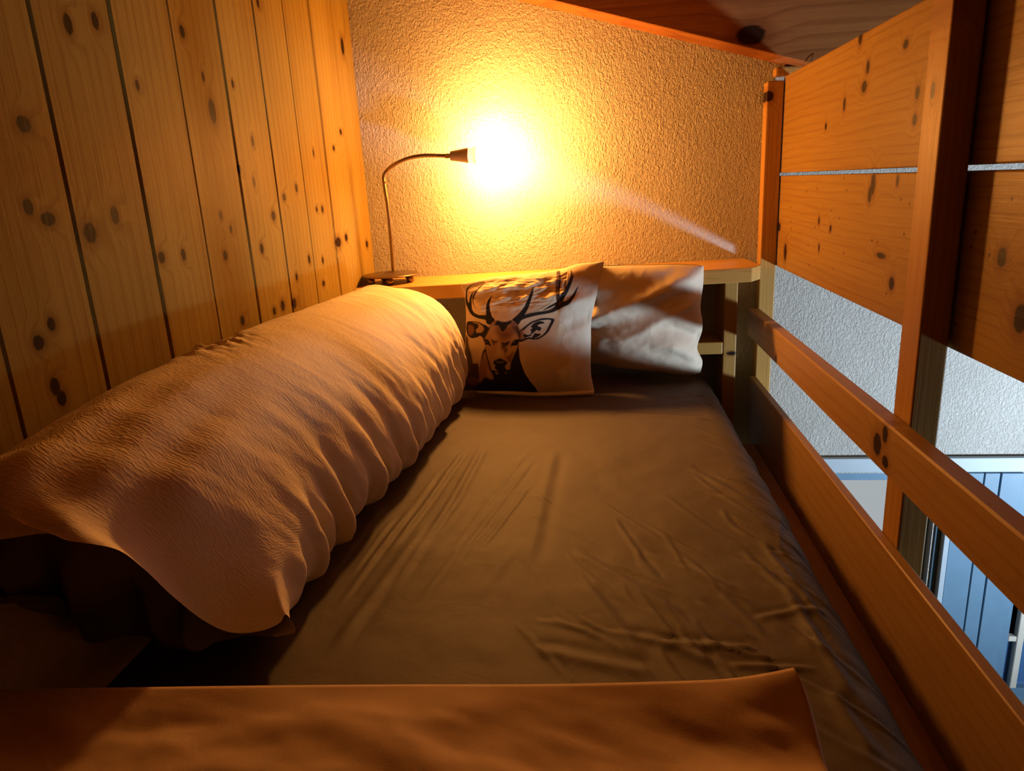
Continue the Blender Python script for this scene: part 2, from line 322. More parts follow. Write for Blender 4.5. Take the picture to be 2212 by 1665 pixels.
# lower room: lintel board, windows, vertical panelling
t1 = link('trim_1', box_me('trim_1', -0.2, XR - 0.002, YB - 0.022, YB - 0.001, -0.957, -0.908, 0.003), M['paint']); tag(t1, kind='structure')
def window(name, x0, x1, z0, z1, bars_x, bars_z, frame, fw=0.035, pane=None, barmat=None):
    y0, y1 = YB + 0.03, YB + 0.075
    o = link(name, boxes_me(name, [(x0, x0 + fw, y0, y1, z0, z1), (x1 - fw, x1, y0, y1, z0, z1), (x0 + fw, x1 - fw, y0, y1, z1 - fw, z1), (x0 + fw, x1 - fw, y0, y1, z0, z0 + fw)]), frame); tag(o, kind='structure')
    X = [x0 + fw] + [b for b in bars_x] + [x1 - fw]; Z = [z0 + fw] + [b for b in bars_z] + [z1 - fw]
    for b in bars_x: link('muntin', box_me('muntin', b - .011, b + .011, y0 - .004, y1 - .01, z0 + fw, z1 - fw, .002, 1), barmat or frame, o)
    for i in range(len(X) - 1):
        for b in bars_z: link('muntin', box_me('muntin', X[i] + (.011 if i else 0), X[i + 1] - (.011 if i < len(X) - 2 else 0), y0 - .002, y1 - .012, b - .010, b + .010, .002, 1), barmat or frame, o)
        for j in range(len(Z) - 1):
            link('pane', box_me('pane', X[i] + .001, X[i + 1] - .001, y0 + .018, y0 + .024, Z[j] + .001, Z[j + 1] - .001), pane or M['glass'], o)
    return o
w1 = window('window_1', W1[0] + .002, W1[1] - .002, W1[2] + .002, W1[3] - .002, [], [-1.42], M['bluepaint'])
w2 = window('window_2', W2[0] + .002, W2[1] - .002, W2[2] + .002, W2[3] - .002, [1.425, 1.68], [-1.32, -1.60], M['bluepaint'], 0.05, M['darkblue'], M['cream'])
link('window_knob', lathe_me('window_knob', [(.006, 0), (.006, .018), (.017, .022), (.02, .032), (.013, .042), (.004, .044)], 20, (0, -1, 0), (1.362, YB + 0.03, -1.385)), M['steel'], w2)
for i, (a, b) in enumerate([(1.092, 1.108), (1.112, 1.130), (1.134, 1.214), (1.2165, 1.262), (1.2655, 1.333)]):
    link('panel_board', box_me('panel_board', a, b, YB - (.006, .026, .016, .017, .018)[i], YB - .0005, ZF + .001, -0.962, .002, 1), M['bluepaint'] if i != 1 else M['paint'], wb)
a, b, c, d = W3; u0, u1 = XR + .05, XR + .09; mid = (a + b) / 2
o = link('window_3', boxes_me('window_3', [(u0, u1, a + .001, a + .04, c + .001, d - .001), (u0, u1, b - .04, b - .001, c + .001, d - .001), (u0, u1, a + .04, b - .04, d - .04, d - .001), (u0, u1, a + .04, b - .04, c + .001, c + .04), (u0, u1, mid - .015, mid + .015, c + .04, d - .04)]), M['paint']); tag(o, kind='structure')
link('pane', box_me('pane', u0 + .018, u0 + .022, a + .041, mid - .016, c + .041, d - .041), M['glass'], o)
link('pane', box_me('pane', u0 + .018, u0 + .022, mid + .016, b - .041, c + .041, d - .041), M['glass'], o)

# ------------------------------------------------------------------ loft bed
bed = empty('loft_bed', (0.0, 1.0, ZF)); tag(bed, 'pine loft bed frame with tall posts, guard rail and two wide partition boards', 'bed')
def bp(name, me, m): return child_of(link(name, me, m), bed)
bp('post', box_me('post', .485, .531, 2.250, 2.298, ZF, .245, .003), M['post'])
np_ = bp('post', box_me('post', .485, .529, 1.138, 1.205, ZF, soff_z(.507) + 0.19, .003), M['post'])
bp('post', box_me('post', .485, .529, -.30, -.235, ZF, soff_z(.507) + 0.19, .003), M['post'])
b1 = bp('partition_board', box_me('partition_board', .534, .556, -.30, 2.272, -.006, .256, .003), M['board'])
b2 = bp('partition_board', box_me('partition_board', .534, .556, -.30, 2.272, -.276, -.0140, .003), M['board'])
# guard rail with its rounded far end
rp = [(-.30, -.481), (-.30, -.397)] + [(2.222 + .024 * math.sin(a), -.421 + .024 * math.cos(a)) for a in np.linspace(0, math.pi / 2, 6)] + [(2.246, -.481)]
bp('guard_rail', prism_me('guard_rail', rp, 0, .453, .4845, .003), M['rail'])
bp('side_board', prism_me('side_board', [(-.30, -.90), (-.30, -.613), (2.24, -.613), (2.246, -.622), (2.246, -.90)], 0, .466, .4845, .002), M['rail'])
bp('light_block_panel', box_me('light_block_panel', .4855, .505, -.234, .70, -.90, -.278, .002), M['board'])  # unseen panel added to keep daylight off the plank wall and duvet
bp('bed_base', box_me('bed_base', XL + .004, .464, -.28, 2.132, -.85, -.80), M['rail'])
bp('foot_board', box_me('foot_board', XL + .004, .464, -.30, -.281, -.95, -.50, .003), M['rail'])
def bolt(p, axis, r=.006):
    return lathe_me('bolt', [(r, 0), (r, .0015), (r * .8, .0025), (r * .35, .0025), (r * .3, .0012)], 16, axis, p)
for yz in [(1.172, -.150), (1.172, .205), (1.172, -.445)]:
    b = link('bolt', bolt((.4852, yz[0], yz[1]), (-1, 0, 0)), M['steel']); b.parent = np_; b.matrix_parent_inverse = Matrix.Translation(-Vector(bed.location))

# ------------------------------------------------------------------ headboard shelf unit
hs = empty('headboard_shelf', (0, 2.2, ZF)); tag(hs, 'narrow pine shelf unit along plaster wall behind the pillows, front corner cut off', 'shelf')
def hp(name, me, m): return child_of(link(name, me, m), hs)
sz = lambda x: -0.252 + 0.0185 * (x - 0.45)
sp = [(-.722, 2.298), (.447, 2.298), (.457, 2.106), (.424, 2.060), (-.69, 2.046), (-.714, 2.052), (-.722, 2.07)]
me = prism_me('shelf_top', sp, 2, -.041, 0.0, .003, 2)
for v in me.vertices: v.co.z += sz(v.co.x)
hp('shelf_top', me, M['shelf'])
hp('upright', box_me('upright', .365, .403, 2.14, 2.297, ZF, sz(.385) - .042, .003), M['post'])
hp('upright', box_me('upright', -.718, -.68, 2.255, 2.297, ZF, sz(-.7) - .042, .003), M['post'])
hp('lower_shelf', box_me('lower_shelf', -.679, .364, 2.14, 2.296, -.517, -.480, .003), M['shelf'])
hp('bottom_rail', box_me('bottom_rail', -.679, .364, 2.25, 2.29, -1.15, -1.05, .003), M['shelf'])

# ------------------------------------------------------------------ mattress in a fitted sheet
MT = -0.580
x0, x1, y0, y1, r = XL + .006, .346, -.27, 2.245, .08
def creases(X, Y):
    h = np.zeros(X.shape)
    def crease(p, q, amp, wd, bend=0.0):
        nonlocal h
        p, q = np.array(p), np.array(q); d = q - p; L = np.hypot(*d); d = d / L; nn = np.array([-d[1], d[0]])
        s = ((X - p[0]) * d[0] + (Y - p[1]) * d[1]) / L; t = (X - p[0]) * nn[0] + (Y - p[1]) * nn[1] - bend * np.sin(np.clip(s, 0, 1) * np.pi)
        win = np.clip(s * 5, 0, 1) * np.clip((1 - s) * 5, 0, 1); win = win * win * (3 - 2 * win)
        amp = amp if amp < .0028 else .0028 + (amp - .0028) * .35
        h += amp * win * (np.exp(-(t / wd) ** 2) - 0.6 * np.exp(-((t - 1.7 * wd) / wd) ** 2))
    P = lambda px, py: at(px, py, 2, MT)[:2]
    crease(P(1045, 950), P(820, 1300), .0035, .007, .01); crease(P(1010, 960), P(840, 1190), .003, .006); crease(P(930, 1120), P(700, 1420), .004, .010)
    crease(P(1330, 1360), P(1560, 1440), .005, .008, .01); crease(P(1420, 1385), P(1640, 1395), .004, .008); crease(P(1560, 1430), P(1775, 1440), .004, .006)
    crease(P(1500, 1290), P(1640, 1380), .003, .006); crease(P(1550, 1270), P(1660, 1370), .003, .006); crease(P(1230, 1180), P(1480, 1330), .003, .010)
    crease(P(1380, 1180), P(1600, 1270), .003, .009); crease(P(1620, 1330), P(1800, 1300), .0035, .007); crease(P(1600, 1180), P(1720, 1290), .004, .006); crease(P(1640, 1160), P(1780, 1330), .004, .007)
    crease(P(1140, 1390), P(1420, 1450), .004, .011); crease(P(1260, 1255), P(1400, 1430), .003, .010); crease(P(1330, 890), P(1550, 905), .004, .010); crease(P(1430, 860), P(1560, 850), .004, .008)
    crease(P(1480, 1000), P(1640, 1090), .003, .008); crease(P(1200, 960), P(1130, 1250), .0025, .012); crease(P(1690, 1250), P(1790, 1420), .005, .008); crease(P(1740, 1330), P(1850, 1500), .005, .009); crease(P(1790, 1480), P(1900, 1640), .005, .010)
    for k in range(46):                                   # many fine diagonal creases, denser towards the near right
        rr = random.Random(k + 5); px = rr.uniform(1080, 1720); py = rr.uniform(1000, 1470); a = rr.gauss(.62, .28); L = rr.uniform(90, 260)
        crease(P(px, py), P(px + L * math.cos(a), py + L * math.sin(a)), rr.uniform(.0010, .0022), rr.uniform(.0026, .0055), rr.uniform(-.012, .012))
    for k in range(14):                                   # long soft pulls along the bed
        rr = random.Random(k + 77); px = rr.uniform(760, 1250); py = rr.uniform(960, 1200); L = rr.uniform(150, 330)
        crease(P(px, py), P(px - .62 * L, py + .8 * L), rr.uniform(.0008, .0018), rr.uniform(.004, .008), rr.uniform(-.006, .006))
    for k in range(16):                                   # short puckers across the rolled right edge
        rr = random.Random(k + 140); y = .62 + k * .085 + rr.uniform(-.02, .02)
        crease((.20 + rr.uniform(-.03, .03), y + .10), (.352, y - .06), rr.uniform(.0015, .0035), rr.uniform(.004, .007), rr.uniform(-.008, .008))
    return h
n, m = 330, 560
gx = np.r_[np.linspace(x0, x1 - .09, n - 46), np.linspace(x1 - .09, x1, 47)[1:]]; gy = np.linspace(y0, y1, m)
X, Y = np.meshgrid(gx, gy, indexing='ij'); n, m = X.shape
cr = 0.10                                               # plan corner radius; the edge of the top rolls over with radius r
qx = np.maximum(np.maximum(x0 + cr - X, X - (x1 - cr)), 0); qy = np.maximum(np.maximum(y0 + cr - Y, Y - (y1 - cr)), 0); ql = np.hypot(qx, qy); over = ql > cr
sc_ = np.where(over, cr / np.maximum(ql, 1e-9), 1.0)
X2 = np.where(over & (qx > 0) & (qy > 0), np.where(X > 0, x1 - cr + qx * sc_, x0 + cr - qx * sc_), X); Y2 = np.where(over & (qx > 0) & (qy > 0), np.where(Y > 1, y1 - cr + qy * sc_, y0 + cr - qy * sc_), Y)
inner = np.where((qx > 0) & (qy > 0), cr - np.minimum(ql, cr), np.minimum(np.minimum(X - x0, x1 - X), np.minimum(Y - y0, y1 - Y)))
dd = np.clip(r - inner, 0, r); Z = MT - .004 - (r - np.sqrt(np.maximum(r * r - dd * dd, 0)))
Z = Z + creases(X2, Y2) + 0.003 * fbm(X2 * 6, Y2 * 6) + 0.004 * fbm(X2 * 2.2, Y2 * 2.2, 4.0)
sidew = np.clip((X2 - (x1 - .10)) / .1, 0, 1)
X2 = X2 + sidew * (0.006 * fbm(Y2 * 9, Z * 5 + 3, 2.0) + 0.003 * fbm(Y2 * 30 + X2 * 20, X2 * 14, 8.0))
P = np.stack([X2, Y2, Z], 2)
def skirt(line, drop, inset):
    q = line.copy(); q[:, 2] = drop; return q
me = grid_me('mattress', P)
bmm = bmesh.new(); bmm.from_mesh(me)
be = [e for e in bmm.edges if e.is_boundary]
ex = bmesh.ops.extrude_edge_only(bmm, edges=be); 
for v in ex['geom']:
    if isinstance(v, bmesh.types.BMVert): v.co.z = -.798
bmesh.ops.holes_fill(bmm, edges=[e for e in bmm.edges if e.is_boundary], sides=0)
bmesh.ops.recalc_face_normals(bmm, faces=bmm.faces)
for f in bmm.faces: f.smooth = True
bmm.to_mesh(me); bmm.free()
mat = link('mattress', me, M['sheet']); tag(mat, 'mattress under a taut dark taupe fitted sheet with creases', 'mattress')

# ------------------------------------------------------------------ rolled duvet along the left wall
XW = XL + .006
TR = [(.74, -.400), (.80, -.412), (.90, -.424), (1.0, -.430), (1.1, -.420), (1.28, -.402), (1.43, -.380), (1.55, -.384), (1.71, -.376), (1.82, -.374), (1.95, -.366), (2.0, -.37)]
TC = [(.72, -.285), (.80, -.262), (.92, -.238), (1.1, -.226), (1.3, -.228), (1.5, -.236), (1.8, -.245), (1.95, -.252), (2.0, -.256)]
NS = 220
def section(Y):
    Rx, Zc = interp(Y, TR), interp(Y, TC); W = Rx - XW
    fx = interp(Y, [(.7, 0.0), (1.3, 0.0), (1.95, 1.0)])
    sh = (0.0 + .0) * fx
    pts = [(XW + .10, -.576), (XW + .015, -.560), (XW, -.47), (XW, Zc - .095), (XW + .022, Zc - .035), (XW + .085, Zc), (XW + .155, Zc + .002 * fx - .006 * (1 - fx)), (XW + .155 + .42 * (W - .155), Zc - .016 - .026 * (1 - fx)),
           (XW + .155 + .76 * (W - .155), Zc - .066 - .034 * (1 - fx)), (Rx - .006, Zc - .135 - .045 * (1 - fx)), (Rx - .001, -.475), (Rx - .006, -.525), (Rx - .035, -.564), (Rx - .085, -.577), (XW + .12, -.577)]
    return smooth_curve(pts, NS)
YN, YE = .86, .735
ys = np.r_[np.linspace(1.940, YN, 330)]
secs = np.array([section(min(max(y, .74), 2.0)) for y in ys])            # (ny, NS, 2)
yy = np.repeat(ys[:, None], NS, 1)
# rounded far end
fe = np.clip((ys - 1.88) / .06, 0, 1); sh = np.sqrt(np.maximum(1 - fe ** 2, 0.02))
cen = np.array([(XW - .37) / 2, -.42]); secs = cen + (secs - cen) * (0.86 + .14 * sh)[:, None, None]
# near end: the cover rolls over to a lip
ne = 30; s0 = np.linspace(0, 1, NS)
lip3 = [(XW, .54, -.42), (XW, .54, -.33)] + [tuple(at(px, py, 1, y)) for px, py, y in [(60, 1156, .575), (150, 1168, .58), (250, 1186, .595), (310, 1228, .625), (370, 1285, .66), (440, 1340, .695), (500, 1366, .717), (560, 1363, .735), (604, 1346, .748), (618, 1326, .755)]] + [(-.40, .775, -.545), (-.44, .80, -.572)]
lip3 = smooth_curve(lip3, NS)
lip = np.stack([np.interp(np.clip((s0 - .12) / .72, 0, 1), np.linspace(0, 1, NS), lip3[:, k]) for k in range(3)], 1)
yns = lip[:, 1] + .09; yns = np.convolve(np.pad(yns, 12, mode='edge'), np.ones(25) / 25, 'valid')[None, :]
yy = np.where(yy < 1.35, 1.35 - (1.35 - yy) / (1.35 - YN) * (1.35 - yns), yy)
P = np.stack([secs[..., 0], yy, secs[..., 1]], 2)
base = P[-1]; rows = []
for k in range(1, ne + 1):
    a = k / ne * math.pi / 2; c, t = (1 - math.cos(a)) ** 1.1, math.sin(a)
    rows.append(np.stack([base[:, 0] + (lip[:, 0] - base[:, 0]) * c, base[:, 1] + (lip[:, 1] - base[:, 1]) * t, base[:, 2] + (lip[:, 2] - base[:, 2]) * c], 1))
P = np.concatenate([P, np.array(rows)], 0)
# normals of the smooth body, then folds along them
tu = np.gradient(P, axis=1); tv = np.gradient(P, axis=0); Nm = np.cross(tu, tv); Nm /= np.maximum(np.linalg.norm(Nm, axis=2, keepdims=True), 1e-9)
cc = np.array([-.55, 0, -.42]); out_ = np.sign(np.sum(Nm * (P - cc) * np.array([1, 0, 1]), axis=2, keepdims=True)); Nm = Nm * np.where(out_ == 0, 1, out_)
Zr = P[..., 2]; h01 = np.clip((Zr + .53) / .27, 0, 1); right = np.clip((P[..., 0] + .60) / .14, 0, 1)
disp = np.zeros(Zr.shape)
for (yk, amp, sg, lean, reach) in [(.955, .020, .018, -.10, .85), (1.015, .013, .014, -.12, .6), (1.075, .027, .019, -.13, 1.0), (1.16, .008, .02, -.16, .9), (1.235, .020, .022, -.18, 1.1), (1.32, .009, .016, -.2, .8), (1.40, .014, .020, -.2, 1.0), (1.47, .007, .014, -.2, .7), (1.545, .015, .020, -.22, 1.0),
                                   (1.63, .009, .016, -.22, .8), (1.70, .014, .018, -.22, 1.1), (1.775, .009, .014, -.2, .9), (1.84, .012, .016, -.2, 1.0), (1.90, .008, .012, -.2, 1.0), (1.95, .008, .012, -.2, .9), (.87, .010, .022, -.05, .5)]:
    q = (P[..., 1] - (yk + lean * h01 ** 1.3)) / (sg * (1.0 + .9 * h01)); wgt = np.clip(1 - h01 / (reach * .78), 0, 1) ** 1.35 * right * (.72 + .28 * np.clip((.35 - h01) / .3, 0, 1))
    disp += amp * wgt * (np.exp(-(q + .9) ** 2) - 1.15 * np.exp(-(q - .35) ** 2 * 2.2))
disp += right * (1 - .7 * h01) * .007 * fbm(P[..., 1] * 16 + h01 * 3.0, h01 * 2.0, 1.0) + .004 * fbm(P[..., 1] * 5, P[..., 0] * 6 + P[..., 2] * 5, 5.0)
cx, cy = at(470, 835, 2, -.30)[:2]; crum = np.exp(-(((P[..., 0] - cx) / .05) ** 2 + ((P[..., 1] - cy) / .075) ** 2)) * (Zr > -.45)
disp += crum * .017 * fbm(P[..., 1] * 42 + P[..., 0] * 20, P[..., 0] * 24, 9.0)
far = np.clip((P[..., 1] - 1.45) / .4, 0, 1) * (h01 > .3)
disp += far * .004 * fbm(P[..., 1] * 22 + P[..., 0] * 8, P[..., 0] * 5, 3.0)
# the near end is gathered into soft pleats that run towards the lip
pl_ = np.clip((1.0 - P[..., 1]) / .2, 0, 1) * np.clip((P[..., 2] + .52) / .08, 0, 1)
disp += pl_ * (.007 * np.sin(P[..., 0] * 95 + 4 * P[..., 1]) * np.exp(-((P[..., 0] + .53) / .075) ** 2) - .010 * np.exp(-((P[..., 0] + .545) / .018) ** 2))
lipw = np.ones(P.shape[0]); lipw[-ne:] = np.clip(1.05 - (np.arange(1, ne + 1) / ne) ** 2, 0, 1)
keep = lipw[:, None] * np.clip((P[..., 2] + .575) / .03, 0, 1) * np.clip((P[..., 0] - XW) / .02, 0, 1)
P = P + Nm * (disp * keep)[..., None]; P[..., 0] = np.maximum(P[..., 0], XW); P[..., 2] = np.maximum(P[..., 2], -.578)
arc = np.cumsum(np.r_[0, np.linalg.norm(np.diff(P[150], axis=0), axis=1)])
vlen = np.vstack([np.zeros((1, NS)), np.cumsum(np.linalg.norm(np.diff(P, axis=0), axis=2), axis=0)])
UV = np.stack([np.repeat(arc[None, :], P.shape[0], 0), vlen], 2)
dv = empty('rolled_duvet', (-.55, 1.4, MT)); tag(dv, 'thick rolled cream seersucker duvet lying along the plank wall', 'duvet')
dcov = child_of(link('duvet_cover', grid_me('duvet_cover', P, UV), M['duvet']), dv)
# far end cap
cap = P[0]; me = mesh('cover_end', list(cap) + [cap.mean(0) + np.array([0, .012, 0])], [(i, i + 1, NS) for i in range(NS - 1)] + [(NS - 1, 0, NS)], True); child_of(link('cover_end', fixn(me), M['duvet']), dv)
def seam(rowidx, c0, c1, lift=.0008, slope=0):
    pts = []
    for c in range(c0, c1, 3):
        rI = int(np.clip(rowidx + slope * (c - c0), 0, P.shape[0] - 1)); pts.append(P[rI, c] + Nm[rI, c] * lift)
    s = link('seam', tube_me('seam', pts, .0022, 6), M['seam']); s.parent = dcov; s.matrix_parent_inverse = Matrix.Translation(-Vector(dv.location)); return s
seam(int(np.argmin(np.abs(ys - 1.86))), 62, 158, slope=.55); seam(len(ys) + 3, 84, 150)
# dark lining spilling out under the lip
nl = 150; m_ = 60; sel = np.linspace(.13, .68, nl); tip = np.stack([np.interp(sel, s0, P[-1][:, k]) for k in range(3)], 1)
L = np.zeros((nl, m_, 3))
low = smooth_curve([at(px, py, 1, y) for px, py, y in [(-60, 1308, .61), (60, 1300, .615), (130, 1292, .635), (165, 1350, .70), (195, 1388, .74), (300, 1372, .75), (372, 1404, .755), (480, 1385, .77), (540, 1368, .785), (580, 1352, .79)]], nl)
low[:, 2] = np.maximum(low[:, 2], -.5765); low[:, 0] = np.maximum(low[:, 0], XW + .002)
for i in range(nl):
    a = tip[i] + np.array([-.030, .055, -.012]); u = i / (nl - 1); b = low[i].copy()
    for j in range(m_):
        t = j / (m_ - 1); p = a + (b - a) * t
        bul = math.sin(math.pi * t) ** 1.5
        fold = .022 * math.sin(u * 15 + t * 3.5 + 1.5 * math.sin(u * 6)) + .010 * math.sin(u * 41 - t * 4) + .012 * mnoise.fractal((u * 8, t * 4, 3.3), 1, 2, 3)
        p[1] -= bul * (.030 * (1 - .6 * u) + fold)
        p[2] += bul * .012 * math.sin(u * 17 + 1 + 3 * t)
        p[0] = max(p[0], XW + .001); p[2] = max(p[2], -.5765); L[i, j] = p
child_of(link('lining', grid_me('lining', L), M['lining']), dv)['label'] = 'dark taupe underside of the duvet'
# ------------------------------------------------------------------ folded duvet across the foot of the bed
ZT = -.470
fe_ = [at(x, y, 2, z) for x, y, z in [(-160, 1492, ZT), (0, 1489, ZT), (300, 1484, ZT), (600, 1480, ZT), (850, 1478, ZT), (1150, 1476, ZT), (1400, 1470, ZT), (1560, 1464, ZT), (1650, 1452, ZT + .008), (1714, 1439, ZT + .018)]]
fe_[0][0] = XW + .004
edge = smooth_curve(fe_, 150); rg = [at(x, y, 2, z) for x, y, z in [(1714, 1439, ZT + .018), (1738, 1500, ZT + .006), (1768, 1580, ZT), (1800, 1665, ZT)]]
rgt = smooth_curve(rg + [np.array([rg[-1][0] + .004, rg[-1][1] - .25, ZT]), np.array([rg[-1][0] - .01, -.26, ZT])], 170)
G = np.zeros((150, 170, 3))
for i in range(150):
    u = i / 149
    G[i, :, 0] = edge[i, 0] + (rgt[:, 0] - rgt[0, 0]) * u; t = (rgt[0, 1] - rgt[:, 1]) / (rgt[0, 1] - rgt[-1, 1]); G[i, :, 1] = edge[i, 1] + (-.26 - edge[i, 1]) * t
    G[i, :, 2] = ZT + (edge[i, 2] - ZT) * np.exp(-(edge[i, 1] - G[i, :, 1]) / .05) + (rgt[:, 2] - ZT) * math.exp(-(1 - u) * .85 / .05) * (1 - np.exp(-(edge[i, 1] - G[i, :, 1]) / .05))
dE = np.minimum(edge[:, None, 1] - G[..., 1], 1); wN = np.clip(dE / .05, 0, 1)
G[..., 2] += wN * (.010 * fbm(G[..., 0] * 4, G[..., 1] * 7, 2.0) + .004 * fbm(G[..., 0] * 11 + G[..., 1] * 9, G[..., 1] * 16, 6.0)) - .012 * np.exp(-((dE - .075) / .05) ** 2) * (G[..., 0] > -.2) * np.clip((G[..., 0] + .2) / .2, 0, 1)
me = grid_me('folded_duvet', G, G[..., :2].copy())
bmm = bmesh.new(); bmm.from_mesh(me); bmesh.ops.recalc_face_normals(bmm, faces=bmm.faces)
if sum(f.normal.z for f in bmm.faces) < 0: bmesh.ops.reverse_faces(bmm, faces=bmm.faces)
cur = [e for e in bmm.edges if e.is_boundary]
cen2 = Vector((-.26, .2, 0))
for k, (dz, grow) in enumerate([(-.003, .003), (-.009, .006), (-.018, .007), (-.05, .004), (-.075, .006), (None, -.01)]):
    ex = bmesh.ops.extrude_edge_only(bmm, edges=cur); vs = [v for v in ex['geom'] if isinstance(v, bmesh.types.BMVert)]; cur = [e for e in ex['geom'] if isinstance(e, bmesh.types.BMEdge)]
    for v in vs:
        dx = 1 if v.co.x > .10 else 0; dy = 1 if (v.co.y > .40) else 0
        g = grow * (1 if k else 1)
        if dx: v.co.x += g * .5
        if dy: v.co.y += g * .5
        if dz is None: v.co.z = MT + .007
        else: v.co.z += [dz, -.006, -.009, -.032, -.025][k]
bmesh.ops.recalc_face_normals(bmm, faces=bmm.faces)
for f in bmm.faces: f.smooth = True
bmm.to_mesh(me); bmm.free()
fd = link('folded_duvet', me, M['fold']); tag(fd, 'folded peach cream duvet across the foot of the bed, one corner turned up', 'duvet')

# ------------------------------------------------------------------ cushions
def coons(top, right, bottom, left, N):
    T, Rr, B, Lf = (smooth_curve(c, N) for c in (top, right, bottom, left))
    u = np.linspace(0, 1, N)[None, :, None]; v = np.linspace(0, 1, N)[:, None, None]
    T, B, Lf, Rr = T[None], B[None], Lf[:, None], Rr[:, None]
    return (1 - v) * T + v * B + (1 - u) * Lf + u * Rr - ((1 - u) * (1 - v) * T[:, :1] + u * (1 - v) * T[:, -1:] + (1 - u) * v * B[:, :1] + u * v * B[:, -1:])
def on_plane(Q, ya, za, yb, zb):             # pixels to a leaning plane y = a + b z
    b = (yb - ya) / (zb - za); a = ya - b * za
    D = np.stack([Q[..., 0] - 1106, Q[..., 1] - 832.5, np.full(Q.shape[:2], F)], 2) @ R.T
    return D * (a / (D[..., 1] - b * D[..., 2]))[..., None], np.array([0, -1, b]) / math.hypot(1, b)
def cushion(name, Q, plane, front, back, wr, m, label, cat, group=None, color=None, ridges=()):
    N = Q.shape[0]; W, nv = on_plane(Q, *plane)
    u = np.linspace(0, 1, N)[None, :]; v = np.linspace(0, 1, N)[:, None]
    prof_ = ((1 - np.abs(2 * u - 1) ** 2.6) * (1 - np.abs(2 * v - 1) ** 2.6)); prof_ = np.maximum(prof_, 0) ** .62
    st = max(1, N // 140); us, vs = np.meshgrid(np.linspace(0, 1, N), np.linspace(0, 1, N))
    wk = wr(us, vs) if wr else 0
    root = empty(name, tuple(W[-1].mean(0) + np.array([0, 0, 0]))); tag(root, label, cat, group)
    Fp = W + nv * (front * prof_ + wk * np.minimum(prof_ * 3, 1) + .002)[..., None]
    fo = child_of(link('cushion_front', grid_me('cushion_front', Fp), m), root)
    if color is not None:
        ca = fo.data.color_attributes.new('print', 'FLOAT_COLOR', 'POINT'); ca.data.foreach_set('color', np.concatenate([color.reshape(-1, 3), np.ones((N * N, 1))], 1).ravel().astype(np.float32))
    k = 6; Bk = (W - nv * (back * prof_ + .002)[..., None])[::k, ::k]; return root, fo, W, Bk, nv
N = 307
dq = coons([(995, 614.5), (1030, 606), (1068, 598), (1134, 591.5), (1204, 583), (1245, 571), (1280, 567), (1305, 565)], [(1305, 565), (1296, 613), (1285, 654), (1277.5, 692), (1276.5, 743), (1276, 798), (1279, 822), (1284, 844)],
           [(992, 842), (1096, 845), (1171, 848), (1231, 846), (1284, 844)], [(995, 614.5), (1005, 648), (1007, 703), (1003, 757), (999, 800), (992, 842)], N)
# ---- the stag print, drawn as flat colour on the cloth (print coordinates = cloth coordinates of the front)
A_ = lambda L: [(1000 + x / 7.929, 640 + y / 7.929) for x, y in L]
B_ = lambda L: [(990 + x / 6.9125, 560 + y / 6.9125) for x, y in L]
gxp, gyp = dq[..., 0], dq[..., 1]
def inside(poly):
    c = np.zeros(gxp.shape, bool); n = len(poly)
    for i in range(n):
        xa, ya = poly[i]; xb, yb = poly[(i + 1) % n]
        if ya == yb: continue
        c ^= ((gyp < ya) != (gyp < yb)) & (gxp < (xb - xa) * (gyp - ya) / (yb - ya) + xa)
    return c
def dist_seg(a, b, wa, wb):
    dx, dy = b[0] - a[0], b[1] - a[1]; L = max(dx * dx + dy * dy, 1e-9); t = np.clip(((gxp - a[0]) * dx + (gyp - a[1]) * dy) / L, 0, 1)
    return np.hypot(gxp - a[0] - t * dx, gyp - a[1] - t * dy) - (wa + (wb - wa) * t)
col = np.ones(dq.shape[:2] + (3,)) * np.array([.84, .65, .42])
def paint(mask, c, a=1.0):
    mk = (mask.astype(float) if mask.dtype == bool else mask) * a; col[:] = col * (1 - mk[..., None]) + np.array(c) * mk[..., None]
def fill(L, c, a=1.0, soft=0.0):
    sm = smooth_curve(L + [L[0]], max(40, 8 * len(L))); mk = inside([tuple(p) for p in sm]).astype(float)
    if soft:
        k = int(soft)
        for ax in (0, 1):
            cs = np.cumsum(np.pad(mk, [(k + 1, k) if i == ax else (0, 0) for i in (0, 1)], mode='edge'), axis=ax)
            mk = (np.take(cs, range(2 * k + 1, cs.shape[ax]), axis=ax) - np.take(cs, range(0, cs.shape[ax] - 2 * k - 1), axis=ax)) / (2 * k + 1)
    paint(mk, c, a)
def stroke(L, Wd, c, a=1.0):
    d = np.full(gxp.shape, 1e9); s = np.array(L, float); n = 14 * (len(L) - 1); Ls = smooth_curve(s, n); pos_ = np.r_[0, np.cumsum(np.hypot(*np.diff(s, axis=0).T))]; Wn = np.interp(np.linspace(0, pos_[-1], n), pos_, Wd)
    for i in range(n - 1): d = np.minimum(d, dist_seg(Ls[i], Ls[i + 1], Wn[i] / 2, Wn[i + 1] / 2))
    paint(np.clip(.5 - d / 1.0, 0, 1), c, a)
BLK, DBR, BRN, TAN, CRM = (.010, .006, .005), (.085, .028, .014), (.32, .14, .06), (.58, .36, .18), (.78, .66, .47)
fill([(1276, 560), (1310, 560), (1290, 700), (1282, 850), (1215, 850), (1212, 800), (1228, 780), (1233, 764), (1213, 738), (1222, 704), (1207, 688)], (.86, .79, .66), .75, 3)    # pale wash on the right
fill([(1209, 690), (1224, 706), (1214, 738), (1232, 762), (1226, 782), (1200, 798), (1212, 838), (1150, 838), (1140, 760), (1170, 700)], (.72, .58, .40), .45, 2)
stroke([(1209, 690), (1224, 706), (1214, 738), (1232, 762), (1226, 782), (1198, 798), (1210, 815), (1216, 838)], [1.2] * 8, (.45, .28, .14), .6)
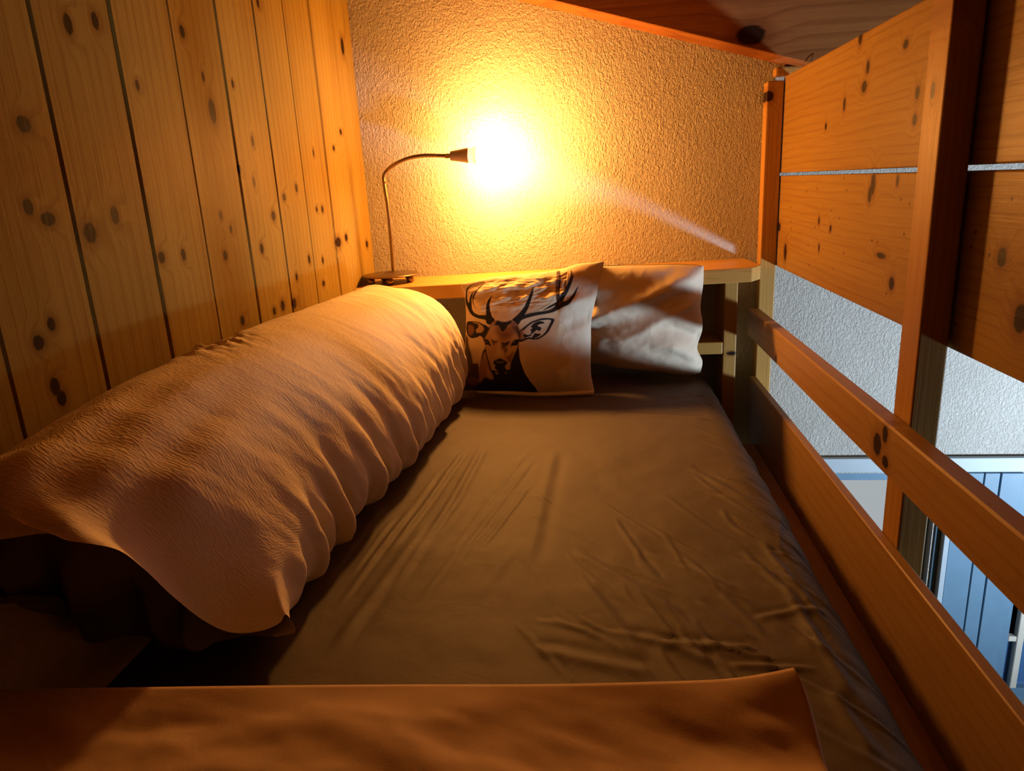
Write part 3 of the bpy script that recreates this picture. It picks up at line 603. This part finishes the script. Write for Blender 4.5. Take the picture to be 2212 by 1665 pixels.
fill(A_([(60, 640), (110, 720), (120, 820), (170, 960), (205, 1130), (300, 1160), (290, 1665), (-60, 1665), (-40, 1250), (30, 1000)]), (.05, .02, .012), .95, 2)     # shoulder
fill(A_([(110, 1370), (270, 1390), (250, 1500), (100, 1480)]), BRN, .8, 3)
fill(A_([(985, 800), (1000, 1000), (1050, 1180), (1100, 1320), (1150, 1400), (1230, 1700), (240, 1700), (300, 1420), (330, 1150), (420, 870), (700, 900)]), BLK)          # neck, with the shadow at the cushion's bottom painted into its black
fill(A_([(330, 1150), (415, 920), (470, 1100), (510, 1230), (545, 1390), (480, 1400), (400, 1370), (300, 1470), (310, 1280)]), (.46, .21, .09), 1, 2)
fill(A_([(440, 1200), (500, 1260), (540, 1380), (480, 1380), (430, 1290)]), (.72, .40, .20), .8, 3)
fill(A_([(75, 440), (130, 422), (280, 428), (370, 462), (450, 500), (490, 600), (420, 700), (330, 665), (270, 690), (165, 702), (90, 640), (62, 540)]), BLK)              # left ear
fill(A_([(100, 480), (190, 495), (215, 560), (200, 620), (150, 660), (105, 600)]), (.24, .10, .05), 1, 1)
fill(A_([(165, 440), (270, 440), (350, 480), (395, 540), (360, 600), (260, 610), (255, 555), (290, 520), (275, 465)]), (.52, .33, .17), 1, 1)
fill(A_([(1010, 560), (1100, 492), (1200, 420), (1330, 372), (1430, 356), (1562, 368), (1582, 402), (1530, 505), (1480, 592), (1400, 662), (1290, 716), (1150, 708), (1060, 745), (1000, 745), (985, 640)]), BLK)   # right ear
fill(A_([(1080, 560), (1150, 488), (1240, 432), (1350, 398), (1450, 388), (1525, 398), (1495, 480), (1435, 590), (1370, 648), (1280, 690), (1180, 680), (1100, 682), (1064, 620)]), CRM)
fill(A_([(1020, 580), (1080, 545), (1065, 620), (1100, 690), (1020, 710)]), (.42, .22, .11))
fill(A_([(1190, 500), (1250, 440), (1340, 408), (1425, 440), (1330, 465), (1305, 490), (1365, 520), (1340, 572), (1285, 560), (1240, 600), (1180, 635), (1200, 585), (1180, 552), (1215, 530)]), BLK)
fill(A_([(1068, 605), (1125, 635), (1210, 640), (1150, 668), (1088, 672)]), BLK); fill(A_([(1255, 612), (1355, 625), (1315, 665), (1215, 690)]), BLK)
# antlers
stroke(B_([(530, 905), (440, 862), (330, 850), (240, 812), (195, 750), (165, 690), (136, 630), (130, 520), (145, 440), (210, 385), (300, 350), (400, 335)]), [14, 10, 7.5, 7.5, 8.5, 8.5, 6, 3.4, 3.4, 1.4, 1, .6], BLK)
stroke(B_([(195, 750), (195, 620), (215, 530), (242, 478)]), [7, 5.2, 3.6, .7], BLK)
stroke(B_([(255, 700), (236, 640), (240, 560), (290, 470), (350, 405), (405, 345)]), [.6, 2, 3.6, 3.6, 2.6, .6], (.06, .02, .012)); stroke(B_([(250, 640), (265, 705), (292, 756)]), [.8, .8, .6], DBR)
stroke(B_([(500, 905), (478, 790), (472, 690), (490, 610), (526, 540)]), [17, 10, 7.4, 5.6, .5], BLK)
stroke(B_([(880, 920), (960, 868), (1050, 836), (1200, 800), (1340, 778), (1450, 738), (1540, 672), (1640, 640), (1720, 550), (1790, 412)]), [15, 9, 8, 7.2, 6.6, 9, 13, 9, 6.5, 1.6], BLK)
stroke(B_([(890, 915), (960, 830), (1030, 730), (1085, 600), (1120, 490), (1142, 402)]), [17, 12, 9.5, 7.4, 5.2, .5], BLK)
stroke(B_([(1500, 700), (1545, 590), (1600, 500), (1660, 380), (1700, 260), (1690, 172)]), [13, 11, 9.5, 8, 6.4, 2.2], BLK); stroke(B_([(1680, 330), (1700, 255), (1692, 190)]), [1.5, 3, 1.2], (.16, .05, .03))
stroke(B_([(1510, 650), (1498, 520), (1502, 400), (1506, 290), (1500, 200)]), [8, 8.5, 9.6, 10, 8.4], (.055, .018, .012)); stroke(B_([(1486, 560), (1490, 430), (1492, 320), (1490, 230)]), [1.5, 3, 3.4, 2], (.25, .10, .05))
stroke(B_([(1040, 812), (1200, 752), (1350, 670), (1430, 580), (1462, 440), (1470, 330)]), [1, 1, 1, 1, 1, 1], DBR, .8); stroke(B_([(1290, 752), (1380, 702), (1470, 655)]), [1.5, 4.5, 5], BLK); stroke(B_([(1300, 762), (1390, 742), (1450, 700)]), [.8, 1, .6], (.45, .22, .1))
# head
fill(A_([(480, 540), (545, 450), (600, 400), (700, 418), (800, 410), (870, 388), (970, 470), (990, 560), (1005, 660), (990, 770), (950, 900), (905, 1000), (862, 1100), (850, 1180), (820, 1240), (740, 1280), (600, 1290), (520, 1230), (490, 1130), (440, 950), (405, 800), (405, 690), (445, 600)]), TAN)
fill(A_([(450, 505), (500, 520), (470, 600), (420, 690), (400, 740), (370, 680), (420, 560)]), BLK, .9, 1); fill(A_([(860, 470), (950, 470), (1010, 560), (1012, 740), (985, 690), (950, 600), (890, 540)]), (.07, .025, .015), .95, 2)
fill(A_([(600, 470), (760, 500), (870, 480), (930, 560), (900, 640), (840, 700), (780, 745), (700, 752), (640, 690), (590, 590)]), BRN, .85, 5); fill(A_([(640, 560), (700, 600), (800, 590), (840, 640), (760, 690), (690, 660)]), (.22, .08, .05), .7, 4)
fill(A_([(520, 640), (600, 640), (640, 700), (560, 720)]), (.70, .50, .30), .6, 4); fill(A_([(860, 680), (960, 640), (985, 720), (900, 720)]), (.70, .48, .28), .7, 3)
fill(A_([(585, 430), (640, 396), (700, 420), (810, 415), (860, 388), (880, 440), (820, 470), (770, 540), (720, 585), (675, 540), (650, 490), (580, 480)]), BLK, 1, 1)
fill(A_([(490, 490), (560, 420), (600, 405), (580, 470), (500, 520)]), (.42, .22, .12), 1, 1); fill(A_([(870, 400), (930, 430), (970, 480), (900, 500), (860, 450)]), (.34, .15, .08), 1, 1)
fill(A_([(518, 706), (575, 738), (655, 745), (610, 772), (560, 830), (545, 775)]), DBR, .95, 1); fill(A_([(690, 758), (760, 765), (845, 742), (815, 805), (770, 835), (715, 812)]), (.05, .018, .012), .95, 1)
fill(A_([(560, 800), (620, 770), (600, 850), (560, 960), (530, 1060), (520, 960)]), (.50, .29, .15), .7, 4); fill(A_([(700, 790), (790, 850), (810, 890), (770, 950), (715, 870), (690, 900)]), DBR, .75, 2)
fill(A_([(745, 920), (800, 990), (890, 920), (930, 900), (890, 1010), (850, 1110), (820, 1100), (780, 1030)]), (.20, .07, .04), .85, 3); fill(A_([(640, 800), (690, 880), (700, 1000), (640, 1000), (620, 900)]), (.72, .50, .30), .7, 4)
fill(A_([(392, 742), (430, 713), (480, 738), (508, 796), (518, 838), (470, 806), (432, 812), (414, 772)]), BLK); fill(A_([(858, 838), (868, 780), (920, 725), (980, 712), (1014, 738), (984, 770), (962, 812), (905, 816)]), BLK)
stroke(A_([(438, 758), (444, 764)]), [1.6, 1.2], (.5, .4, .35)); stroke(A_([(912, 758), (918, 762)]), [1.8, 1.4], (.5, .4, .35))
fill(A_([(555, 1110), (578, 1070), (640, 1045), (680, 1030), (735, 1055), (792, 1090), (790, 1125), (755, 1168), (770, 1235), (690, 1270), (600, 1225), (582, 1172), (598, 1160)]), BLK); stroke(A_([(598, 1084), (655, 1102), (690, 1100), (745, 1082)]), [.7, 1.3, 1.2, .7], (.50, .30, .16))
fill(A_([(500, 1225), (560, 1240), (640, 1250), (740, 1245), (830, 1220), (800, 1290), (760, 1340), (600, 1345), (535, 1300)]), BLK); fill(A_([(565, 1268), (625, 1270), (635, 1310), (600, 1315)]), (.42, .24, .13), .9); fill(A_([(745, 1265), (785, 1262), (770, 1300), (745, 1290)]), (.22, .10, .05), .9)
fill(A_([(1000, 740), (995, 900), (1010, 1020), (1000, 1200), (850, 1300), (845, 1200), (866, 1100), (905, 1010), (955, 900), (985, 790)]), BLK, 1, 1)
stroke(A_([(420, 850), (450, 1000), (490, 1150), (500, 1230)]), [1.5, 2.2, 3, 3.5], BLK, .9)
col = np.clip(col, 0, 1) * .72
def wr_deer(u, v):
    top = np.exp(-((v - .16) / .12) ** 2)
    return .011 * top * fbm(u * 7 + v * 2, v * 16, 1.0) * (u < .75) + .006 * fbm(u * 3.2, v * 3.6, 7.0) + .012 * np.exp(-((v - .28 - .15 * (1 - u)) / .05) ** 2) * np.clip((u - .72) / .1, 0, 1) - .010 * np.exp(-((v - .42 - .2 * (1 - u)) / .07) ** 2) * np.clip((u - .75) / .1, 0, 1) + .010 * np.exp(-(((u - .83) / .05) ** 2 + ((v - .86) / .12) ** 2)) + .0025 * fbm(u * 6, v * 5, 3.0) * np.clip((u - .6) / .2, 0, 1)
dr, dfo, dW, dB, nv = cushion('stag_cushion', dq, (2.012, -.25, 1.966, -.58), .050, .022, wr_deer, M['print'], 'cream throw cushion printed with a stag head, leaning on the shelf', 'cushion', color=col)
dfo['label'] = 'front with an antlered stag printed in black and brown'
child_of(link('cushion_back', grid_me('cushion_back', dB, flip=True), M['pillow']), dr)
hem = [dW[-1, int(i)] + nv * .006 + np.array([0, 0, -.004]) for i in np.linspace(40, N - 2, 40)]
child_of(link('hem', tube_me('hem', hem, [.003 + .0035 * min(1, i / 12) for i in range(40)], 10), M['pillow']), dr)
N = 161
pq = coons([(1262, 582), (1306, 574.5), (1400, 572), (1460, 570.5), (1520, 573.5)], [(1520, 573.5), (1519, 611), (1513, 662), (1517, 692), (1516, 715), (1506, 750), (1517, 779), (1513, 804)],
           [(1272, 782), (1340, 793), (1421, 801), (1488, 809), (1513, 804)], [(1262, 582), (1262, 680), (1272, 782)], N)
def wr_pil(u, v):
    l1 = v - (.52 - .50 * u ** .8); l2 = v - (.80 - .55 * u); l3 = v - (.62 + .10 * np.cos(u * 5))
    return .017 * np.exp(-(l1 / .07) ** 2) - .012 * np.exp(-((l1 - .16) / .08) ** 2) + .005 * np.exp(-(l2 / .04) ** 2) * np.clip((u - .2) / .3, 0, 1) + np.clip((u - .55) / .2, 0, 1) * (-.020 * np.exp(-(l3 / .06) ** 2) + .014 * np.exp(-((l3 - .14) / .07) ** 2)) + .006 * fbm(u * 3, v * 4, 11.0) + .0012 * fbm(u * 9 + v * 5, v * 8, 12.0)
pr, pfo, pW, pB, nv2 = cushion('cream_pillow', pq, (2.024, -.24, 2.10, -.56), .062, .012, wr_pil, M['pillow'], 'plain cream pillow propped against the shelf, right of the stag cushion', 'pillow')
child_of(link('cushion_back', grid_me('cushion_back', pB, flip=True), M['pillow']), pr)

# ------------------------------------------------------------------ gooseneck lamp
bx, by = -.634, 2.168; bz = sz(bx)
lp = empty('gooseneck_lamp', (bx, by, bz)); tag(lp, 'brass gooseneck lamp with a bare lit bulb on the shelf', 'lamp')
def lpp(name, me, m): return child_of(link(name, me, m), lp)
base = lpp('base', lathe_me('base', [(.060, .0215), (.082, .0225), (.0865, .0245), (.0865, .0265), (.082, .0285), (.03, .030), (.012, .035), (.008, .037)], 48, (0, 0, 1), (bx, by, bz)), M['brass'])
for a in (-1.35, -2.45, -.25, .9, 2.2):
    me = lathe_me('foot', [(.0115 * math.sin(t), .0112 * (1 - math.cos(t))) for t in np.linspace(.05, math.pi - .05, 12)], 18, (0, 0, 1), (bx + .066 * math.cos(a), by + .066 * math.sin(a), sz(bx + .066 * math.cos(a))))
    lpp('foot', me, M['brass'])
pts = [at(px, py, 1, y) for px, py, y in [(850, 590, by), (846, 540, by), (839, 460, by - .003), (829, 392, by - .008)]]
pts[0][2] = bz + .033
lpp('stem', tube_me('stem', smooth_curve(pts, 24), .0052, 16), M['brass'])
gp = smooth_curve([at(px, py, 1, y) for px, py, y in [(829, 393, by - .008), (829, 380, by - .008), (838, 366, by - .006), (858, 352, by - .010), (885, 341, by - .008), (915, 336, by - .004), (945, 336, by + .000), (968, 337, by + .002)]], 90)
lpp('gooseneck', tube_me('gooseneck', gp, [.0052 + .0006 * (i % 2) for i in range(90)], 14), M['brass'])
sA, sB = Vector(at(962, 337, 1, by + .002)), Vector(at(1012, 335.5, 1, by + .006)); ax = (sB - sA).normalized(); SL = (sB - sA).length
lpp('socket', lathe_me('socket', [(.0065, 0), (.0068, SL * .2), (.013, SL * .22), (.0135, SL * .26), (.0215, SL * .97), (.0225, SL), (.0205, SL)], 36, ax, sA), M['nickel'])
bo = sA + ax * SL
lpp('bulb_neck', lathe_me('bulb_neck', [(.0185, -.004), (.0195, .004), (.0215, .012), (.0255, .020), (.031, .027)], 36, ax, bo), M['neck'])
br = .046; bc = .027 + math.sqrt(br * br - .031 ** 2)
lpp('bulb', lathe_me('bulb', [(.031, .027)] + [(br * math.sin(t), bc - br * math.cos(t)) for t in np.linspace(.80, math.pi - .02, 18)], 40, ax, bo), M['bulb'])
